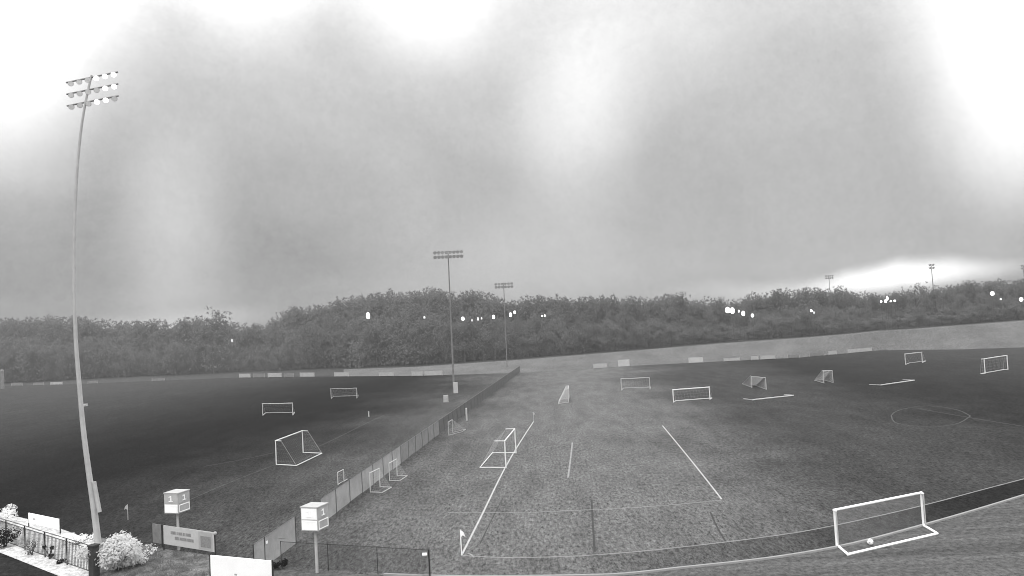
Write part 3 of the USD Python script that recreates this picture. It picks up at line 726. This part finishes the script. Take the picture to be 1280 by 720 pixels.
# ------------------------------------------------------------------ shrubs
def shrub(label, x, y, wpx, hpx, mat, seed, n=1500, leaf=.09, name='shrub', droop=0.0, cat='shrub', sub=7):
    p = gp(x, y); k = px_at(p); W, H = wpx / k / 2, hpx / k
    rng = np.random.default_rng(seed); t = thing(name, label, cat, p)
    lob = np.c_[rng.normal(0, W * .45, (sub, 2)), rng.uniform(.22, .78, sub) * H]; lob[:, 1] *= .8; lr = rng.uniform(.28, .5, sub) * min(W, H)
    i = rng.integers(0, sub, n); d = rng.normal(size=(n, 3)); d /= np.linalg.norm(d, axis=1, keepdims=True)
    c = lob[i] + d * (lr[i] * rng.uniform(.35, 1.0, n) ** .5)[:, None] * rng.uniform(.8, 1.25, (n, 1)); c[:, 2] = np.clip(c[:, 2], .05, H * 1.02)
    nrm = d * .8 + rng.normal(0, .35, (n, 3)) + np.array([0, -.25, .75]); nrm /= np.linalg.norm(nrm, axis=1, keepdims=True)
    s = np.cross(nrm, rng.normal(size=(n, 3))); s /= np.linalg.norm(s, axis=1, keepdims=True); u = np.cross(nrm, s)
    L = leaf * rng.uniform(.6, 1.5, (n, 1)); w = L * .45
    v = np.stack([c - u * L, c + s * w, c + u * L, c - s * w], 1).reshape(-1, 3)
    f = np.array([[4 * q, 4 * q + 1, 4 * q + 2] for q in range(n)] + [[4 * q, 4 * q + 2, 4 * q + 3] for q in range(n)])
    stems = join([tube([(0, 0, 0), lob[q] * np.array([.4, .4, .5]), lob[q]], [.04, .03, .012], 4) for q in range(sub)])
    obj('stems', stems, bark, t); tag(obj('leaves', (v, f), mat, t), kind='stuff')
shrub('large bright white bush beside the foot of the near floodlight pole', 148, 714, 51, 45, pale_leaf, 1, 7000, .085, sub=20)
shrub('wispy pale low bush on the right flank of the big white bush', 172, 706, 34, 22, pale_leaf, 2, 700, .07)
shrub('white bush behind the railing at the left edge of the picture', 6, 653, 36, 18, pale_leaf, 3, 1200, .08)
shrub('low white hedge between the left white board and the floodlight pole', 96, 681, 46, 13, pale_leaf, 4, 1300, .06, sub=9)
shrub('dark bush under the railing at the left edge', 6, 684, 34, 25, dark_leaf, 5, 900, .07)
shrub('small dark plant in front of the middle of the railing', 62, 699, 10, 20, dark_leaf, 6, 300, .06, sub=5)
shrub('little dark plant low by the railing near the pillar', 77, 704, 18, 6, dark_leaf, 7, 200, .05, sub=5)
shrub('dark low shrub at the foot of the long fence beside the big white board', 352, 712, 18, 12, dark_leaf, 8, 400, .06)
shrub('grey thin shrub growing against the railing', 40, 694, 22, 20, mid_leaf, 9, 220, .06, sub=6)
rg = np.random.default_rng(9)
tu = [(rg.uniform(130, 255), rg.uniform(692, 728)) for _ in range(90)]
tv, tf = [], []
for (x, y) in tu:
    p = gp(x, y)
    for q in range(14):
        o = p + np.array([rg.normal(0, .12), rg.normal(0, .12), 0]); tip = o + np.array([rg.normal(0, .12), rg.normal(0, .12), rg.uniform(.12, .4)])
        tv += [o - [.015, 0, 0], o + [.015, 0, 0], tip]; tf.append([len(tv) - 3, len(tv) - 2, len(tv) - 1])
tag(obj('tall_grass', (np.array(tv), np.array(tf)), mid_leaf), 'scruffy grey grass tufts on the rough ground below the printed banner', 'grass', kind='stuff')

# ------------------------------------------------------------------ lamps among the trees
def far_lamp(label, x, y, wpx, hpx, mat=None, n=1):
    d = front(x) - 7; p = at(x, y, d); z0 = ground_z(x); k = px_at(p)
    t = thing('street_lamp', label, 'street lamp', (p[0], d, z0), 0, 'lit lamps among the far trees')
    H = p[2] - z0; r, hh = wpx / k / 2 * .88, hpx / k / 2 * .88
    obj('pole', tube([(0, .0, 0), (0, .0, H - hh)], [.05, .035], 5), bark, t)
    g = trimesh.creation.icosphere(2, 1.0); g.apply_scale((r, r * .7, hh)); g.apply_translation((0, 0, H)); obj('globe', g, mat or lamp_on, t, True)
    obj('hood', trimesh.creation.cone(r * 1.05, hh * .5, sections=8).apply_translation((0, 0, H + hh * .9)), housing, t)
LAMPS = [(460, 395, 5, 8.5, 1, 'bright oval lamp alone in the trees left of the centre pole'), (578.5, 398.5, 4.5, 4.5, 1, 'round lamp in the trees just right of the centre pole'),
         (590, 400.5, 2, 3, 0, 'faint lamp next to the round lamp right of the centre pole'), (597.5, 399, 3, 4, 0, 'dim lamp left of a lone round lamp below the second far pole'), (602, 398, 2, 3, 0, 'dim small lamp, last of the short faint row'),
         (617, 396.5, 4, 5, 1, 'round lamp by itself left of the second far pole'), (638, 393.5, 4, 5, 1, 'lamp right of the second far pole, lower of a pair'), (643.5, 390.5, 3.5, 4, 1, 'lamp right of the second far pole, upper of a pair'),
         (677.5, 395, 2, 2.2, 1, 'tiny left lamp of a close pair in the middle trees'), (681, 394.5, 2, 2.2, 1, 'tiny right lamp of a close pair in the middle trees'), (530.5, 397, 3, 3, 0, 'faint lamp between the oval lamp and the centre pole'),
         (909.5, 388, 6.5, 7.5, 1, 'big bright lamp, left of the brightest pair'), (915.5, 388.5, 6, 7.5, 1, 'big bright lamp, right of the brightest pair'), (923.5, 389, 2.2, 3, 1, 'tiny lamp just right of the brightest pair'),
         (929, 392, 5, 6, 1, 'medium lamp right of the brightest pair'), (940.5, 394.5, 4, 4.5, 1, 'lamp at the right end of the bright group'), (1014, 388.5, 3, 3.5, 1, 'small lamp below the far lamp head on the skyline'), (1017.5, 391, 2.2, 3, 0, 'dim lamp touching the small one below the far lamp head'),
         (1101.5, 377, 2.5, 2.5, 1, 'small lamp at the left of the cluster under the glow'), (1109, 373, 3, 5, 1, 'tall lamp in the cluster under the glow'), (1107, 376.5, 3.5, 4, 1, 'lamp under the tall one in the cluster below the glow'), (1113.5, 376.5, 2.5, 2.5, 1, 'small lamp in the cluster, second from right'), (1118.5, 376, 3, 2.5, 1, 'lamp at the right end of the cluster under the glow'),
         (1240.5, 367, 5, 5, 1, 'bright round lamp in the trees near the right edge'), (1251, 374, 3, 2.5, 0, 'faint lamp between two bright ones near the right edge'), (1276.5, 374.5, 5, 5, 1, 'bright round lamp at the right edge of the picture'),
         (824.5, 436.5, 4, 2.5, 0, 'dim low lamp at the foot of the trees above the bank'), (290, 426, 2, 4, 0, 'very small dim lamp in the dark trees at left')]
for x, y, w, hh, on, lab in LAMPS: far_lamp(lab, x, y, w, hh, lamp_on if on else lamp_dim)

# small posts and boxes
def stub(name, label, cat, x, y, hpx, wpx, mat, top=None):
    p = gp(x, y); k = px_at(p); t = thing(name, label, cat, p)
    obj('shaft', tube([(0, 0, 0), (0, 0, hpx / k)], wpx / k / 2, 8), mat, t); obj('cap', trimesh.creation.icosphere(1, wpx / k * .55).apply_translation((0, 0, hpx / k)), mat, t)
stub('marker_post', 'pale short post right of the fence below the centre pole', 'post', 583.5, 526, 15, 2.2, steel)
stub('marker_post', 'pale post at the left edge of the picture under the treeline', 'post', 3, 486, 22, 4, steel_d)
stub('marker_post', 'thin pale post on top of the bank right of centre', 'post', 871, 434 + 3, 11, 1.2, steel)
stub('marker_post', 'tiny pale peg on the left pitch', 'post', 461, 521, 6, 1.6, steel)
def cabinet(label, x, y, wpx, hpx, mat):
    p = gp(x, y); k = px_at(p); w, h = wpx / k, hpx / k; t = thing('equipment_cabinet', label, 'cabinet', p)
    obj('body', bx(-w / 2, w / 2, -w / 3, w / 3, .08, h), mat, t); obj('plinth', bx(-w / 2 - .05, w / 2 + .05, -w / 3 - .05, w / 3 + .05, 0, .078), steel_d, t)
    obj('door', bx(-w / 2 + .08, w / 2 - .08, -w / 3 - .03, -w / 3 - .003, .16, h - .1), mat, t); obj('handle', bx(w / 4, w / 4 + .05, -w / 3 - .06, -w / 3 - .031, h * .45, h * .6), steel_d, t)
cabinet('pale square cabinet left of the foot of the centre pole', 557.5, 503, 6, 9, banner_g)
cabinet('small light box lying on the far left pitch beside the near pole', 106, 508, 6, 3, panel_g)

# ------------------------------------------------------------------ misty air
hz = trimesh.creation.box((2 * G + 60, G + 160, 48)); hz.apply_translation((0, (G + 160) / 2 - 110, 48 / 2 - 1))
hm = usdkit.material(stage, '/World/Looks/mist', {"v": ("principled_volume", {"color": (.95, .95, .95), "density": .00024, "anisotropy": 0.0})}, volume="v.volume")
tag(obj('haze', hz, hm), 'thin grey night mist hanging over the pitches', 'mist', kind='stuff')
